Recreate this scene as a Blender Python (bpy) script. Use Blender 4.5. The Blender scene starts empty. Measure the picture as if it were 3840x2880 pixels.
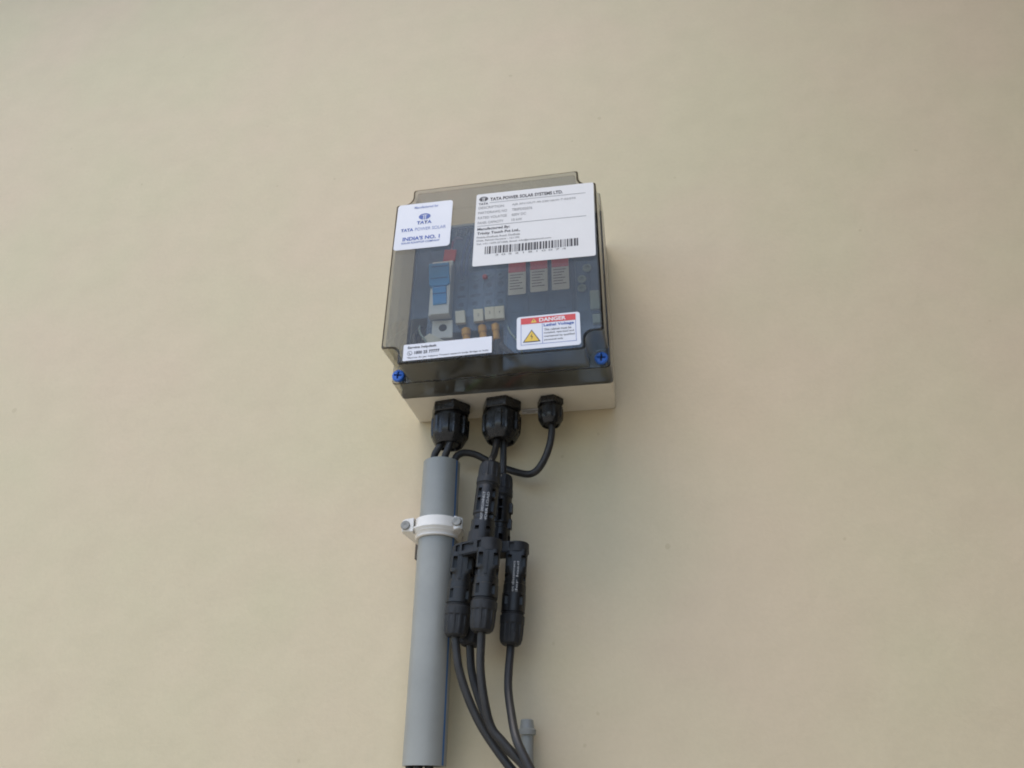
import bpy, bmesh, math, random
from mathutils import Vector, Matrix

random.seed(7)
SC = bpy.context.scene
COL = SC.collection

# ------------------------------------------------------------------ camera
EYE = 1.5                                   # camera height above the ground
cam_data = bpy.data.cameras.new('camera')
cam = bpy.data.objects.new('camera', cam_data)
COL.objects.link(cam)
cam_data.sensor_width = 36.0
cam_data.lens = 26.72
cam_data.clip_start = 0.01
cam_data.clip_end = 500.0
right = Vector((0.98430, 0.17619, 0.01052))
down = Vector((-0.07703, 0.48247, -0.87252))
fwd = Vector((-0.15881, 0.85801, 0.48847))
mw = Matrix((
    (right.x, -down.x, -fwd.x, 0.0),
    (right.y, -down.y, -fwd.y, -0.620),
    (right.z, -down.z, -fwd.z, EYE),
    (0, 0, 0, 1)))
cam.matrix_world = mw
SC.camera = cam

# ------------------------------------------------------------------ world, sun, exposure
SUN_ELEV, SUN_AZ = 66.0, -30.0              # azimuth: 0 = straight out from the wall, minus = to the left
world = bpy.data.worlds.new('World')
SC.world = world
world.use_nodes = True
wn = world.node_tree
bg = wn.nodes['Background']
sky = wn.nodes.new('ShaderNodeTexSky')
sky.sky_type = 'NISHITA'
sky.sun_disc = False
sky.sun_elevation = math.radians(SUN_ELEV)
sky.sun_rotation = math.radians(180.0 - SUN_AZ)
sky.dust_density = 1.5
sky.air_density = 1.0
sky.ozone_density = 1.0
wn.links.new(sky.outputs['Color'], bg.inputs['Color'])
bg.inputs['Strength'].default_value = 0.15

sd = bpy.data.lights.new('sun', 'SUN')
sd.energy = 0.8
sd.angle = math.radians(36.0)
sd.color = (1.0, 0.92, 0.80)
sun = bpy.data.objects.new('sun', sd)
COL.objects.link(sun)
el, az = math.radians(SUN_ELEV), math.radians(SUN_AZ)
to_sun = Vector((math.sin(az) * math.cos(el), -math.cos(az) * math.cos(el), math.sin(el)))
sun.rotation_euler = to_sun.to_track_quat('Z', 'Y').to_euler()
sun.location = (-1.0, -3.0, 5.0)

SC.view_settings.view_transform = 'Standard'
SC.view_settings.look = 'None'
SC.view_settings.gamma = 1.0
SC.view_settings.exposure = 0.98
SC.view_settings.use_curve_mapping = False
SC.render.engine = 'CYCLES'
SC.cycles.transparent_max_bounces = 40
SC.cycles.max_bounces = 10
SC.cycles.diffuse_bounces = 5
SC.cycles.filter_width = 1.9
SC.cycles.caustics_reflective = False
SC.cycles.caustics_refractive = False


# ------------------------------------------------------------------ materials
def lk(nt, a, b):
    nt.links.new(a, b)


def mat(name, col, rough=0.5, metallic=0.0, var=0.08, scale=60.0, bump=0.0, bscale=900.0, spec=0.5, coat=0.0):
    m = bpy.data.materials.new(name)
    m.use_nodes = True
    nt = m.node_tree
    bs = nt.nodes['Principled BSDF']
    bs.inputs['Metallic'].default_value = metallic
    bs.inputs['Specular IOR Level'].default_value = spec
    bs.inputs['Coat Weight'].default_value = coat
    tc = nt.nodes.new('ShaderNodeTexCoord')
    no = nt.nodes.new('ShaderNodeTexNoise')
    no.inputs['Scale'].default_value = scale
    no.inputs['Detail'].default_value = 5.0
    no.inputs['Roughness'].default_value = 0.6
    lk(nt, tc.outputs['Object'], no.inputs['Vector'])
    rp = nt.nodes.new('ShaderNodeValToRGB')
    rp.color_ramp.elements[0].position = 0.3
    rp.color_ramp.elements[1].position = 0.7
    c0 = [max(0, c * (1 - var)) for c in col]
    c1 = [min(1, c * (1 + var)) for c in col]
    rp.color_ramp.elements[0].color = (*c0, 1)
    rp.color_ramp.elements[1].color = (*c1, 1)
    lk(nt, no.outputs['Fac'], rp.inputs['Fac'])
    lk(nt, rp.outputs['Color'], bs.inputs['Base Color'])
    mr = nt.nodes.new('ShaderNodeMapRange')
    mr.inputs['To Min'].default_value = max(0.02, rough - 0.07)
    mr.inputs['To Max'].default_value = min(1.0, rough + 0.07)
    lk(nt, no.outputs['Fac'], mr.inputs['Value'])
    lk(nt, mr.outputs['Result'], bs.inputs['Roughness'])
    if bump > 0:
        nb = nt.nodes.new('ShaderNodeTexNoise')
        nb.inputs['Scale'].default_value = bscale
        nb.inputs['Detail'].default_value = 3.0
        lk(nt, tc.outputs['Object'], nb.inputs['Vector'])
        bp = nt.nodes.new('ShaderNodeBump')
        bp.inputs['Strength'].default_value = bump
        bp.inputs['Distance'].default_value = 0.0006
        lk(nt, nb.outputs['Fac'], bp.inputs['Height'])
        lk(nt, bp.outputs['Normal'], bs.inputs['Normal'])
    return m


def clear_mat(name, tint, gloss_rough=0.06, haze=0.04, haze_col=(0.5, 0.48, 0.42), ior=1.45, blur=0.0):
    """smoked transparent plastic: tinted see-through, Fresnel gloss and a little diffuse haze for dust and painted veil"""
    m = bpy.data.materials.new(name)
    m.use_nodes = True
    nt = m.node_tree
    nt.nodes.remove(nt.nodes['Principled BSDF'])
    out = nt.nodes['Material Output']
    if blur > 0:                     # satin moulded wall: things behind it go soft
        tr = nt.nodes.new('ShaderNodeBsdfRefraction')
        tr.inputs['Roughness'].default_value = blur
        tr.inputs['IOR'].default_value = 1.04
        tr.inputs['Color'].default_value = (*tint, 1)
        cl = nt.nodes.new('ShaderNodeBsdfTransparent')
        cl.inputs['Color'].default_value = (*tint, 1)
        mx = nt.nodes.new('ShaderNodeMixShader')
        mx.inputs['Fac'].default_value = 0.55
        lk(nt, cl.outputs[0], mx.inputs[1])
        lk(nt, tr.outputs[0], mx.inputs[2])
        see = mx.outputs[0]
    else:
        tr = nt.nodes.new('ShaderNodeBsdfTransparent')
        tr.inputs['Color'].default_value = (*tint, 1)
        see = tr.outputs[0]
    df = nt.nodes.new('ShaderNodeBsdfDiffuse')
    df.inputs['Color'].default_value = (*haze_col, 1)
    tc = nt.nodes.new('ShaderNodeTexCoord')
    no = nt.nodes.new('ShaderNodeTexNoise')
    no.inputs['Scale'].default_value = 45.0
    no.inputs['Detail'].default_value = 6.0
    lk(nt, tc.outputs['Object'], no.inputs['Vector'])
    mr = nt.nodes.new('ShaderNodeMapRange')
    mr.inputs['To Min'].default_value = haze * 0.6
    mr.inputs['To Max'].default_value = haze * 1.4
    lk(nt, no.outputs['Fac'], mr.inputs['Value'])
    m1 = nt.nodes.new('ShaderNodeMixShader')
    lk(nt, mr.outputs['Result'], m1.inputs['Fac'])
    lk(nt, see, m1.inputs[1])
    lk(nt, df.outputs[0], m1.inputs[2])
    gl = nt.nodes.new('ShaderNodeBsdfGlossy')
    gl.inputs['Roughness'].default_value = gloss_rough
    # Schlick Fresnel, the same from either side of the sheet
    ge = nt.nodes.new('ShaderNodeNewGeometry')
    dp = nt.nodes.new('ShaderNodeVectorMath')
    dp.operation = 'DOT_PRODUCT'
    lk(nt, ge.outputs['Incoming'], dp.inputs[0])
    lk(nt, ge.outputs['Normal'], dp.inputs[1])
    ab = nt.nodes.new('ShaderNodeMath')
    ab.operation = 'ABSOLUTE'
    lk(nt, dp.outputs['Value'], ab.inputs[0])
    om = nt.nodes.new('ShaderNodeMath')
    om.operation = 'SUBTRACT'
    om.inputs[0].default_value = 1.0
    lk(nt, ab.outputs[0], om.inputs[1])
    pw = nt.nodes.new('ShaderNodeMath')
    pw.operation = 'POWER'
    pw.inputs[1].default_value = 5.0
    lk(nt, om.outputs[0], pw.inputs[0])
    f0 = ((ior - 1) / (ior + 1)) ** 2
    fr = nt.nodes.new('ShaderNodeMath')
    fr.operation = 'MULTIPLY_ADD'
    fr.inputs[1].default_value = 1.0 - f0
    fr.inputs[2].default_value = f0
    lk(nt, pw.outputs[0], fr.inputs[0])
    m2 = nt.nodes.new('ShaderNodeMixShader')
    lk(nt, fr.outputs[0], m2.inputs['Fac'])
    lk(nt, m1.outputs[0], m2.inputs[1])
    lk(nt, gl.outputs[0], m2.inputs[2])
    lk(nt, m2.outputs[0], out.inputs['Surface'])
    return m


def wall_mat():
    m = bpy.data.materials.new('cream_painted_plaster')
    m.use_nodes = True
    nt = m.node_tree
    bs = nt.nodes['Principled BSDF']
    bs.inputs['Roughness'].default_value = 0.62
    bs.inputs['Specular IOR Level'].default_value = 0.3
    tc = nt.nodes.new('ShaderNodeTexCoord')

    def noise(scale, detail=4.0, rough=0.55, dist=0.0, stretch=None):
        n = nt.nodes.new('ShaderNodeTexNoise')
        n.inputs['Scale'].default_value = scale
        n.inputs['Detail'].default_value = detail
        n.inputs['Roughness'].default_value = rough
        n.inputs['Distortion'].default_value = dist
        if stretch:
            mp = nt.nodes.new('ShaderNodeMapping')
            mp.inputs['Scale'].default_value = stretch
            mp.inputs['Rotation'].default_value = (0, 0.5, 0)
            lk(nt, tc.outputs['Object'], mp.inputs['Vector'])
            lk(nt, mp.outputs['Vector'], n.inputs['Vector'])
        else:
            lk(nt, tc.outputs['Object'], n.inputs['Vector'])
        return n

    def ramp(n, p0, c0, p1, c1):
        r = nt.nodes.new('ShaderNodeValToRGB')
        r.color_ramp.elements[0].position = p0
        r.color_ramp.elements[1].position = p1
        r.color_ramp.elements[0].color = (*c0, 1)
        r.color_ramp.elements[1].color = (*c1, 1)
        lk(nt, n.outputs['Fac'], r.inputs['Fac'])
        return r

    def mul(a, b):
        x = nt.nodes.new('ShaderNodeMix')
        x.data_type = 'RGBA'
        x.blend_type = 'MULTIPLY'
        x.inputs['Factor'].default_value = 1.0
        lk(nt, a, x.inputs['A'])
        lk(nt, b, x.inputs['B'])
        return x.outputs['Result']

    # paint: faint pinkish / greenish clouding as uneven coats of emulsion show
    big = ramp(noise(4.0, 3.0, 0.6, 0.0), 0.36, WALL_A, 0.64, WALL_B)
    mid = ramp(noise(26.0, 3.0, 0.6), 0.30, (0.955, 0.955, 0.95), 0.70, (1.0, 1.0, 1.0))
    speck = ramp(noise(95.0, 0.0, 0.4), 0.120, (0.90, 0.89, 0.87), 0.150, (1, 1, 1))
    c = mul(big.outputs['Color'], mid.outputs['Color'])
    c = mul(c, speck.outputs['Color'])
    scr = ramp(noise(7.0, 2.0, 0.5, 0.3, (1.0, 1.0, 16.0)), 0.215, (0.93, 0.925, 0.91), 0.232, (1, 1, 1))
    c = mul(c, scr.outputs['Color'])
    grain = ramp(noise(260.0, 2.0, 0.7), 0.25, (0.965, 0.963, 0.958), 0.75, (1.0, 1.0, 1.0))
    c = mul(c, grain.outputs['Color'])
    lk(nt, c, bs.inputs['Base Color'])
    # relief: roller stipple over slow trowel waves
    b1 = nt.nodes.new('ShaderNodeBump')
    b1.inputs['Strength'].default_value = 0.25
    b1.inputs['Distance'].default_value = 0.004
    lk(nt, noise(22.0, 5.0, 0.62).outputs['Fac'], b1.inputs['Height'])
    lk(nt, b1.outputs['Normal'], bs.inputs['Normal'])
    return m


WALL_A = (0.638, 0.522, 0.362)
WALL_B = (0.608, 0.530, 0.350)

M = dict(
    wall=wall_mat(),
    ground=mat('pale_concrete', (0.40, 0.37, 0.31), 0.85, var=0.2, scale=3.0),
    light_blocker=mat('dark_light_blocker', (0.055, 0.048, 0.040), 0.9, var=0.15, scale=8.0),  # very dark, for the added light blocker on the right
    ledge=mat('brown_ledge', (0.22, 0.17, 0.12), 0.8, var=0.4, scale=40.0),
    base=mat('cream_plastic', (0.72, 0.67, 0.57), 0.42, var=0.03, bump=0.08),
    lid=clear_mat('smoked_clear_plastic', (0.86, 0.86, 0.835), haze=0.034),
    lid_wall=clear_mat('satin_smoked_plastic', (0.87, 0.86, 0.82), gloss_rough=0.16, haze=0.14, haze_col=(0.36, 0.34, 0.28), blur=0.30),
    lid_edge=clear_mat('smoked_refraction_edge', (0.20, 0.185, 0.175), haze=0.07, haze_col=(0.22, 0.20, 0.16)),  # darker tint paints in the rim lines that refraction would give
    shield=clear_mat('blue_grey_tinted_sheet', (0.82, 0.885, 0.965), haze=0.22, haze_col=(0.32, 0.46, 0.66), gloss_rough=0.12),  # blue haze also puts a bluish reflection into the sheet's colour
    black=mat('black_nylon', (0.0075, 0.0072, 0.007), 0.40, spec=0.45, var=0.25, scale=120, bump=0.15, bscale=1500),
    gland=mat('glossy_black_nylon', (0.010, 0.0098, 0.0095), 0.27, var=0.2, scale=120),
    blackgrey=mat('charcoal_nylon', (0.019, 0.0195, 0.021), 0.5, spec=0.35, var=0.25, scale=150, bump=0.2, bscale=1500),
    dark=mat('black_ring_and_hole_shade', (0.006, 0.006, 0.006), 0.7, var=0.1),  # seal rings; also painted shade for holes and recesses
    cable=mat('black_cable_jacket', (0.020, 0.0185, 0.018), 0.5, var=0.3, scale=200, bump=0.12, bscale=900),
    pipe=mat('grey_pvc', (0.272, 0.275, 0.252), 0.42, var=0.09, scale=25, bump=0.05),
    stripe=mat('blue_pvc_stripe', (0.035, 0.13, 0.33), 0.45, var=0.1),
    white=mat('white_abs', (0.80, 0.765, 0.71), 0.38, var=0.03, bump=0.05),
    steel=mat('dull_zinc', (0.26, 0.25, 0.225), 0.5, metallic=0.25, var=0.12, scale=300),
    bluescrew=mat('blue_nylon', (0.028, 0.145, 0.60), 0.36, var=0.06),
    paleblue=mat('pale_blue_nylon', (0.20, 0.28, 0.36), 0.5, var=0.06),
    sticker=mat('white_vinyl', (0.70, 0.70, 0.73), 0.35, var=0.015),
    paper=mat('off_white_paper', (0.70, 0.68, 0.66), 0.55, var=0.02),
    inkblue=mat('blue_ink', (0.045, 0.10, 0.36), 0.5, var=0.03),
    inkpale=mat('pale_blue_ink', (0.16, 0.22, 0.46), 0.5, var=0.03),
    inkblack=mat('black_ink', (0.03, 0.028, 0.035), 0.5, var=0.05),
    inkgrey=mat('grey_ink', (0.16, 0.155, 0.155), 0.5, var=0.05),
    inkred=mat('red_ink', (0.58, 0.045, 0.045), 0.45, var=0.04),
    ratinglabel=mat('aged_label', (0.74, 0.75, 0.71), 0.5, var=0.05),
    fadedred=mat('faded_red_print', (0.66, 0.10, 0.13), 0.5, var=0.12, scale=200),
    inkyellow=mat('yellow_ink', (0.72, 0.48, 0.05), 0.45, var=0.04),
    inkwhite=mat('white_ink', (0.72, 0.72, 0.72), 0.5, var=0.03),
    inkworn=mat('worn_white_print', (0.40, 0.40, 0.40), 0.5, var=0.45, scale=900),
    blue=mat('sky_blue_plastic', (0.05, 0.33, 0.74), 0.4, var=0.05),
    bluedk=mat('blue_groove_shade', (0.02, 0.13, 0.36), 0.5, var=0.05),  # darker copy of the cartridge blue, painted groove shade
    devwhite=mat('white_device_plastic', (0.82, 0.82, 0.79), 0.4, var=0.03),
    tag=mat('ivory_tag', (0.78, 0.74, 0.62), 0.5, var=0.04),
    yellow=mat('yellow_ferrule', (0.72, 0.36, 0.03), 0.45, var=0.15, scale=300),
    red=mat('red_plastic', (0.62, 0.05, 0.05), 0.5, var=0.1),
    navy=mat('navy_wire', (0.03, 0.06, 0.20), 0.5, var=0.1),
    dullred=mat('dull_red_wire', (0.20, 0.035, 0.03), 0.5, var=0.1),
    green=mat('green_wire', (0.035, 0.12, 0.03), 0.5, var=0.1),
    fuse=mat('slate_blue_plastic', (0.12, 0.175, 0.25), 0.45, var=0.08),
    term=mat('grey_green_terminal', (0.30, 0.38, 0.42), 0.5, var=0.1),
    palegreen=mat('pale_green_plastic', (0.34, 0.42, 0.38), 0.4, var=0.1),
    metal=mat('galvanised_rail', (0.45, 0.46, 0.46), 0.4, metallic=0.8, var=0.1),
    bracket=mat('dark_brown_rubber', (0.07, 0.055, 0.04), 0.7, var=0.2),
)


# ------------------------------------------------------------------ mesh helpers (millimetres: x, depth from wall, height above camera)
def W(x, d, z):
    return Vector((x / 1000.0, -d / 1000.0, EYE + z / 1000.0))


class Thing:
    def __init__(self, name, x, d, z, label, cat, group=None):
        self.o = bpy.data.objects.new(name, None)
        COL.objects.link(self.o)
        self.p = W(x, d, z)
        self.o.location = self.p
        self.o.empty_display_size = 0.01
        self.o['label'] = label
        self.o['category'] = cat
        if group:
            self.o['group'] = group


def link(name, me, mats, owner=None, parent=None, smooth=False, label=None, angle=35):
    """owner: Thing the piece belongs to; parent: part object it hangs under (else the Thing's Empty)"""
    if not isinstance(mats, (list, tuple)):
        mats = [mats]
    for mm in mats:
        me.materials.append(mm)
    if smooth:
        for p in me.polygons:
            p.use_smooth = True
        try:
            me.set_sharp_from_angle(angle=math.radians(angle))
        except Exception:
            pass
    o = bpy.data.objects.new(name, me)
    COL.objects.link(o)
    if owner is not None:
        me.transform(Matrix.Translation(-owner.p))
        o.parent = parent if parent is not None else owner.o
    if label:
        o['label'] = label
    return o


def from_bm(bm, name):
    bmesh.ops.recalc_face_normals(bm, faces=bm.faces[:])
    me = bpy.data.meshes.new(name)
    bm.to_mesh(me)
    bm.free()
    return me


def data(verts, faces, name='m', recalc=True):
    bm = bmesh.new()
    vs = [bm.verts.new(v) for v in verts]
    for f in faces:
        try:
            bm.faces.new([vs[i] for i in f])
        except ValueError:
            pass
    if recalc:
        return from_bm(bm, name)
    me = bpy.data.meshes.new(name)
    bm.to_mesh(me)
    bm.free()
    return me


def box_me(x0, x1, d0, d1, z0, z1, bev=0.0, seg=2, name='box'):
    bm = bmesh.new()
    vs = [bm.verts.new(W(x, d, z)) for x in (x0, x1) for d in (d0, d1) for z in (z0, z1)]
    for f in ((0, 1, 3, 2), (4, 6, 7, 5), (0, 4, 5, 1), (2, 3, 7, 6), (0, 2, 6, 4), (1, 5, 7, 3)):
        bm.faces.new([vs[i] for i in f])
    if bev > 0:
        bmesh.ops.bevel(bm, geom=bm.edges[:], offset=bev / 1000.0, segments=seg, affect='EDGES', profile=0.7)
    return from_bm(bm, name)


def prism_xz(pts, d0, d1, bev=0.0, name='prism'):
    """outline in the wall plane (x, z), extruded from depth d0 to d1"""
    bm = bmesh.new()
    a = [bm.verts.new(W(x, d0, z)) for x, z in pts]
    b = [bm.verts.new(W(x, d1, z)) for x, z in pts]
    n = len(pts)
    bm.faces.new(a)
    top = bm.faces.new(b)
    for i in range(n):
        j = (i + 1) % n
        bm.faces.new((a[i], a[j], b[j], b[i]))
    if bev > 0:
        bmesh.ops.bevel(bm, geom=list(top.edges), offset=bev / 1000.0, segments=2, affect='EDGES', profile=0.7)
    return from_bm(bm, name)


def frame_from_axis(p0, p1, ref=None):
    ax = (p1 - p0).normalized()
    r = ref if ref is not None else Vector((0, -1, 0))
    if abs(r.normalized().dot(ax)) > 0.98:
        r = Vector((0, 0, 1))
    u = (r - ax * r.dot(ax)).normalized()     # towards the viewer side
    v = ax.cross(u).normalized()
    return ax, u, v


def lathe_me(p0, p1, prof, seg=28, mod=None, cap=True, ref=None, name='lathe'):
    """prof: list of (t along axis in mm from p0, radius mm); mod(angle, k) scales radius of ring k"""
    ax, u, v = frame_from_axis(p0, p1, ref)
    verts, faces = [], []
    for k, (t, r) in enumerate(prof):
        for i in range(seg):
            th = 2 * math.pi * i / seg
            rr = r * (mod(th, k) if mod else 1.0) / 1000.0
            verts.append(p0 + ax * (t / 1000.0) + u * (rr * math.cos(th)) + v * (rr * math.sin(th)))
    for k in range(len(prof) - 1):
        for i in range(seg):
            j = (i + 1) % seg
            faces.append((k * seg + i, k * seg + j, (k + 1) * seg + j, (k + 1) * seg + i))
    if cap:
        faces.append(tuple(range(seg)))
        faces.append(tuple(range((len(prof) - 1) * seg, len(prof) * seg)))
    return data(verts, faces, name)


def spline(pts, n=10):
    P = [Vector(p) for p in pts]
    P = [P[0] * 2 - P[1]] + P + [P[-1] * 2 - P[-2]]
    out = []
    for i in range(1, len(P) - 2):
        for s in range(n):
            t = s / n
            a, b, c, d = P[i - 1], P[i], P[i + 1], P[i + 2]
            out.append(0.5 * ((2 * b) + (c - a) * t + (2 * a - 5 * b + 4 * c - d) * t * t + (3 * b - a - 3 * c + d) * t ** 3))
    out.append(P[-2])
    return out


def tube_me(pts, r, seg=14, n=10, name='tube'):
    P = [W(*p) for p in spline(pts, n)]
    verts, faces = [], []
    u = None
    for i, p in enumerate(P):
        a = P[max(0, i - 1)]
        b = P[min(len(P) - 1, i + 1)]
        t = (b - a).normalized()
        if u is None:
            u = t.orthogonal().normalized()
        u = (u - t * u.dot(t)).normalized()
        v = t.cross(u)
        for k in range(seg):
            th = 2 * math.pi * k / seg
            verts.append(p + (u * math.cos(th) + v * math.sin(th)) * (r / 1000.0))
    for i in range(len(P) - 1):
        for k in range(seg):
            j = (k + 1) % seg
            faces.append((i * seg + k, i * seg + j, (i + 1) * seg + j, (i + 1) * seg + k))
    faces.append(tuple(range(seg)))
    faces.append(tuple(range((len(P) - 1) * seg, len(P) * seg)))
    return data(verts, faces, name)


def carve(me, cutters):
    """boolean-subtract cutter meshes (world coordinates) from me and return the new mesh"""
    o = bpy.data.objects.new('work', me)
    COL.objects.link(o)
    cs = []
    for c in cutters:
        co = bpy.data.objects.new('cutter', c)
        COL.objects.link(co)
        md = o.modifiers.new('b', 'BOOLEAN')
        md.operation = 'DIFFERENCE'
        md.solver = 'EXACT'
        md.object = co
        cs.append(co)
    bpy.context.view_layer.update()
    dg = bpy.context.evaluated_depsgraph_get()
    new = bpy.data.meshes.new_from_object(o.evaluated_get(dg))
    for c in cs + [o]:
        bpy.data.objects.remove(c)
    return new


def obox(c, ax, u, v, la, lu, lv, bev=0.0):
    """oriented box: centre c, half sizes (mm) along ax, u, v"""
    bm = bmesh.new()
    vs = []
    for a in (-1, 1):
        for b in (-1, 1):
            for e in (-1, 1):
                vs.append(bm.verts.new(c + ax * (a * la / 1000) + u * (b * lu / 1000) + v * (e * lv / 1000)))
    for f in ((0, 1, 3, 2), (4, 6, 7, 5), (0, 4, 5, 1), (2, 3, 7, 6), (0, 2, 6, 4), (1, 5, 7, 3)):
        bm.faces.new([vs[i] for i in f])
    if bev > 0:
        bmesh.ops.bevel(bm, geom=bm.edges[:], offset=bev / 1000.0, segments=2, affect='EDGES', profile=0.7)
    return from_bm(bm, 'obox')


def join_me(meshes, name='joined'):
    bm = bmesh.new()
    for me in meshes:
        bm.from_mesh(me)
    me = bpy.data.meshes.new(name)
    bm.to_mesh(me)
    bm.free()
    return me


def text_me(body, bold=0.0):
    cu = bpy.data.curves.new('t', 'FONT')
    cu.body = body
    cu.size = 1.0
    cu.offset = bold
    cu.resolution_u = 3
    o = bpy.data.objects.new('t', cu)
    COL.objects.link(o)
    bpy.context.view_layer.update()
    dg = bpy.context.evaluated_depsgraph_get()
    me = bpy.data.meshes.new_from_object(o.evaluated_get(dg))
    bpy.data.objects.remove(o)
    xs = [v.co.x for v in me.vertices]
    ys = [v.co.y for v in me.vertices]
    x0, x1, y0, y1 = min(xs), max(xs), min(ys), max(ys)
    for v in me.vertices:
        v.co.x = (v.co.x - x0) / (x1 - x0)
        v.co.y = (v.co.y - y0) / (y1 - y0)
    return me


# ------------------------------------------------------------------ setting, with unseen pieces added for the light
def structure(name, me, m):
    o = link(name, me, m)
    o['kind'] = 'structure'
    return o


bm = bmesh.new()
vs = [bm.verts.new(p) for p in ((-6, 0, -0.2), (6, 0, -0.2), (6, 0, 5.5), (-6, 0, 5.5),
                                (-6, 0.2, -0.2), (6, 0.2, -0.2), (6, 0.2, 5.5), (-6, 0.2, 5.5))]
for f in ((0, 1, 2, 3), (4, 7, 6, 5), (0, 4, 5, 1), (3, 2, 6, 7), (0, 3, 7, 4), (1, 5, 6, 2)):
    bm.faces.new([vs[i] for i in f])
structure('wall', from_bm(bm, 'wall'), M['wall'])
g = bpy.data.meshes.new('ground')
g.from_pydata([(-60, -60, 0), (60, -60, 0), (60, 60, 0), (-60, 60, 0)], [], [(0, 1, 2, 3)])
structure('ground', g, M['ground'])  # out of view, added to bounce light onto the undersides
bm = bmesh.new()
vs = [bm.verts.new((x, y, z)) for x in (0.478, 0.70) for y in (-0.95, -0.001) for z in (-0.2, 5.5)]
for f in ((0, 1, 3, 2), (4, 6, 7, 5), (0, 4, 5, 1), (2, 3, 7, 6), (0, 2, 6, 4), (1, 5, 7, 3)):
    bm.faces.new([vs[i] for i in f])
structure('right_light_blocker', from_bm(bm, 'right_light_blocker'), M['light_blocker'])  # unseen block added to darken the wall towards the right
structure('top_light_blocker', box_me(-4000, 477, 1, 260, 1600, 1700), M['wall'])  # unseen slab added overhead so the wall darkens towards the top

# ------------------------------------------------------------------ junction box
BX = Thing('junction_box', -111.0, 0.0, 318.0,
           'cream junction box with smoked clear lid and stickers, mounted on the wall', 'junction box')


def rrect(x0, x1, z0, z1, r, k=6):
    pts = []
    for cx, cz, a0 in ((x1 - r, z0 + r, -90), (x1 - r, z1 - r, 0), (x0 + r, z1 - r, 90), (x0 + r, z0 + r, 180)):
        for i in range(k + 1):
            a = math.radians(a0 + 90.0 * i / k)
            pts.append((cx + r * math.cos(a), cz + r * math.sin(a)))
    return pts


def loft(rings, mat_of=None, close_first=False, close_last=True):
    """rings: list of (d, outline) with equal point counts"""
    bm = bmesh.new()
    vr = [[bm.verts.new(W(x, d, z)) for x, z in o] for d, o in rings]
    n = len(rings[0][1])
    for k in range(len(rings) - 1):
        for i in range(n):
            j = (i + 1) % n
            f = bm.faces.new((vr[k][i], vr[k][j], vr[k + 1][j], vr[k + 1][i]))
            if mat_of:
                f.material_index = mat_of(k)
    if close_first:
        bm.faces.new(vr[0])
    if close_last:
        f = bm.faces.new(vr[-1])
        if mat_of:
            f.material_index = mat_of(len(rings) - 1)
    return bm


# base: open tray, back on the wall
bm = loft([(4.0, rrect(-201, -21.2, 321.6, 506, 3)), (50.6, rrect(-201.9, -20.5, 320.8, 506.8, 3)),
           (50.6, rrect(-205.2, -17.3, 317.5, 510, 4)), (2.0, rrect(-204.4, -18.0, 318.3, 509.2, 4)),
           (0.4, rrect(-203.2, -19.2, 319.5, 508.0, 4))], close_first=True)
link('enclosure_base', from_bm(bm, 'enclosure_base'), M['base'], BX, smooth=True, angle=30)


# lid: flange with screw corners and a raised notched cover
def notched(x0, x1, z0, z1, a, b, R):
    def corner(u, v):          # local, corner at origin, inside is negative u and v; counter-clockwise for upper right
        pts = [(0, -b - 2.0), (-0.6, -b - 0.6), (-2.0, -b)]
        for i in range(7):
            t = math.radians(270 - 90 * i / 6)
            pts.append((-a + R + R * math.cos(t), -b + R + R * math.sin(t)))
        pts += [(-a, -2.0), (-a - 0.6, -0.6), (-a - 2.0, 0)]
        return pts
    c = corner(0, 0)
    out = []
    out += [(x1 + p, z1 + q) for p, q in c]
    out += [(x0 - p, z1 + q) for p, q in reversed(c)]
    out += [(x0 - p, z0 - q) for p, q in c]
    out += [(x1 + p, z0 - q) for p, q in reversed(c)]
    return out


def rect_like(x0, x1, z0, z1, a, b, r):
    pts = [(0, -b - 2.0), (0, -b), (0, -b * 0.5)]
    for i in range(7):
        t = math.radians(90 * i / 6)
        pts.append((-r + r * math.cos(t), -r + r * math.sin(t)))
    pts += [(-a * 0.5, 0), (-a, 0), (-a - 2.0, 0)]
    out = []
    out += [(x1 + p, z1 + q) for p, q in pts]
    out += [(x0 - p, z1 + q) for p, q in reversed(pts)]
    out += [(x0 - p, z0 - q) for p, q in pts]
    out += [(x1 + p, z0 - q) for p, q in reversed(pts)]
    return out


NA, NB, NR = 15.5, 16.5, 8.0
FR = 108.5
T = 2.6
outer = [
    (50.8, rect_like(-205.4, -17.2, 317.4, 510.2, NA, NB, 4)),
    (76.6, rect_like(-205.8, -18.2, 317.8, 510.0, NA, NB, 4)),
    (77.4, rect_like(-205.4, -18.8, 318.4, 509.6, NA, NB, 4)),
    (77.5, notched(-205.2, -19.2, 318.8, 509.4, NA, NB, NR)),
    (107.5, notched(-206.6, -20.6, 318.2, 509.6, NA, NB, NR)),
    (FR, notched(-205.0, -22.2, 319.6, 507.8, NA, NB, NR)),
]
inner = [
    (50.8, rect_like(-202.2, -20.4, 320.6, 507.0, NA, NB, 3)),
    (74.6, rect_like(-202.6, -21.4, 321.0, 506.8, NA, NB, 3)),
    (74.8, notched(-202.4, -21.8, 321.4, 506.6, NA, NB, NR)),
    (FR - T, notched(-203.6, -23.4, 321.0, 506.8, NA, NB, NR)),
]
bm = bmesh.new()
vo = [[bm.verts.new(W(x, d, z)) for x, z in o] for d, o in outer]
vi = [[bm.verts.new(W(x, d, z)) for x, z in o] for d, o in inner]
n = len(vo[0])


def band(A, B, mi):
    for i in range(n):
        j = (i + 1) % n
        f = bm.faces.new((A[i], A[j], B[j], B[i]))
        f.material_index = mi


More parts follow.
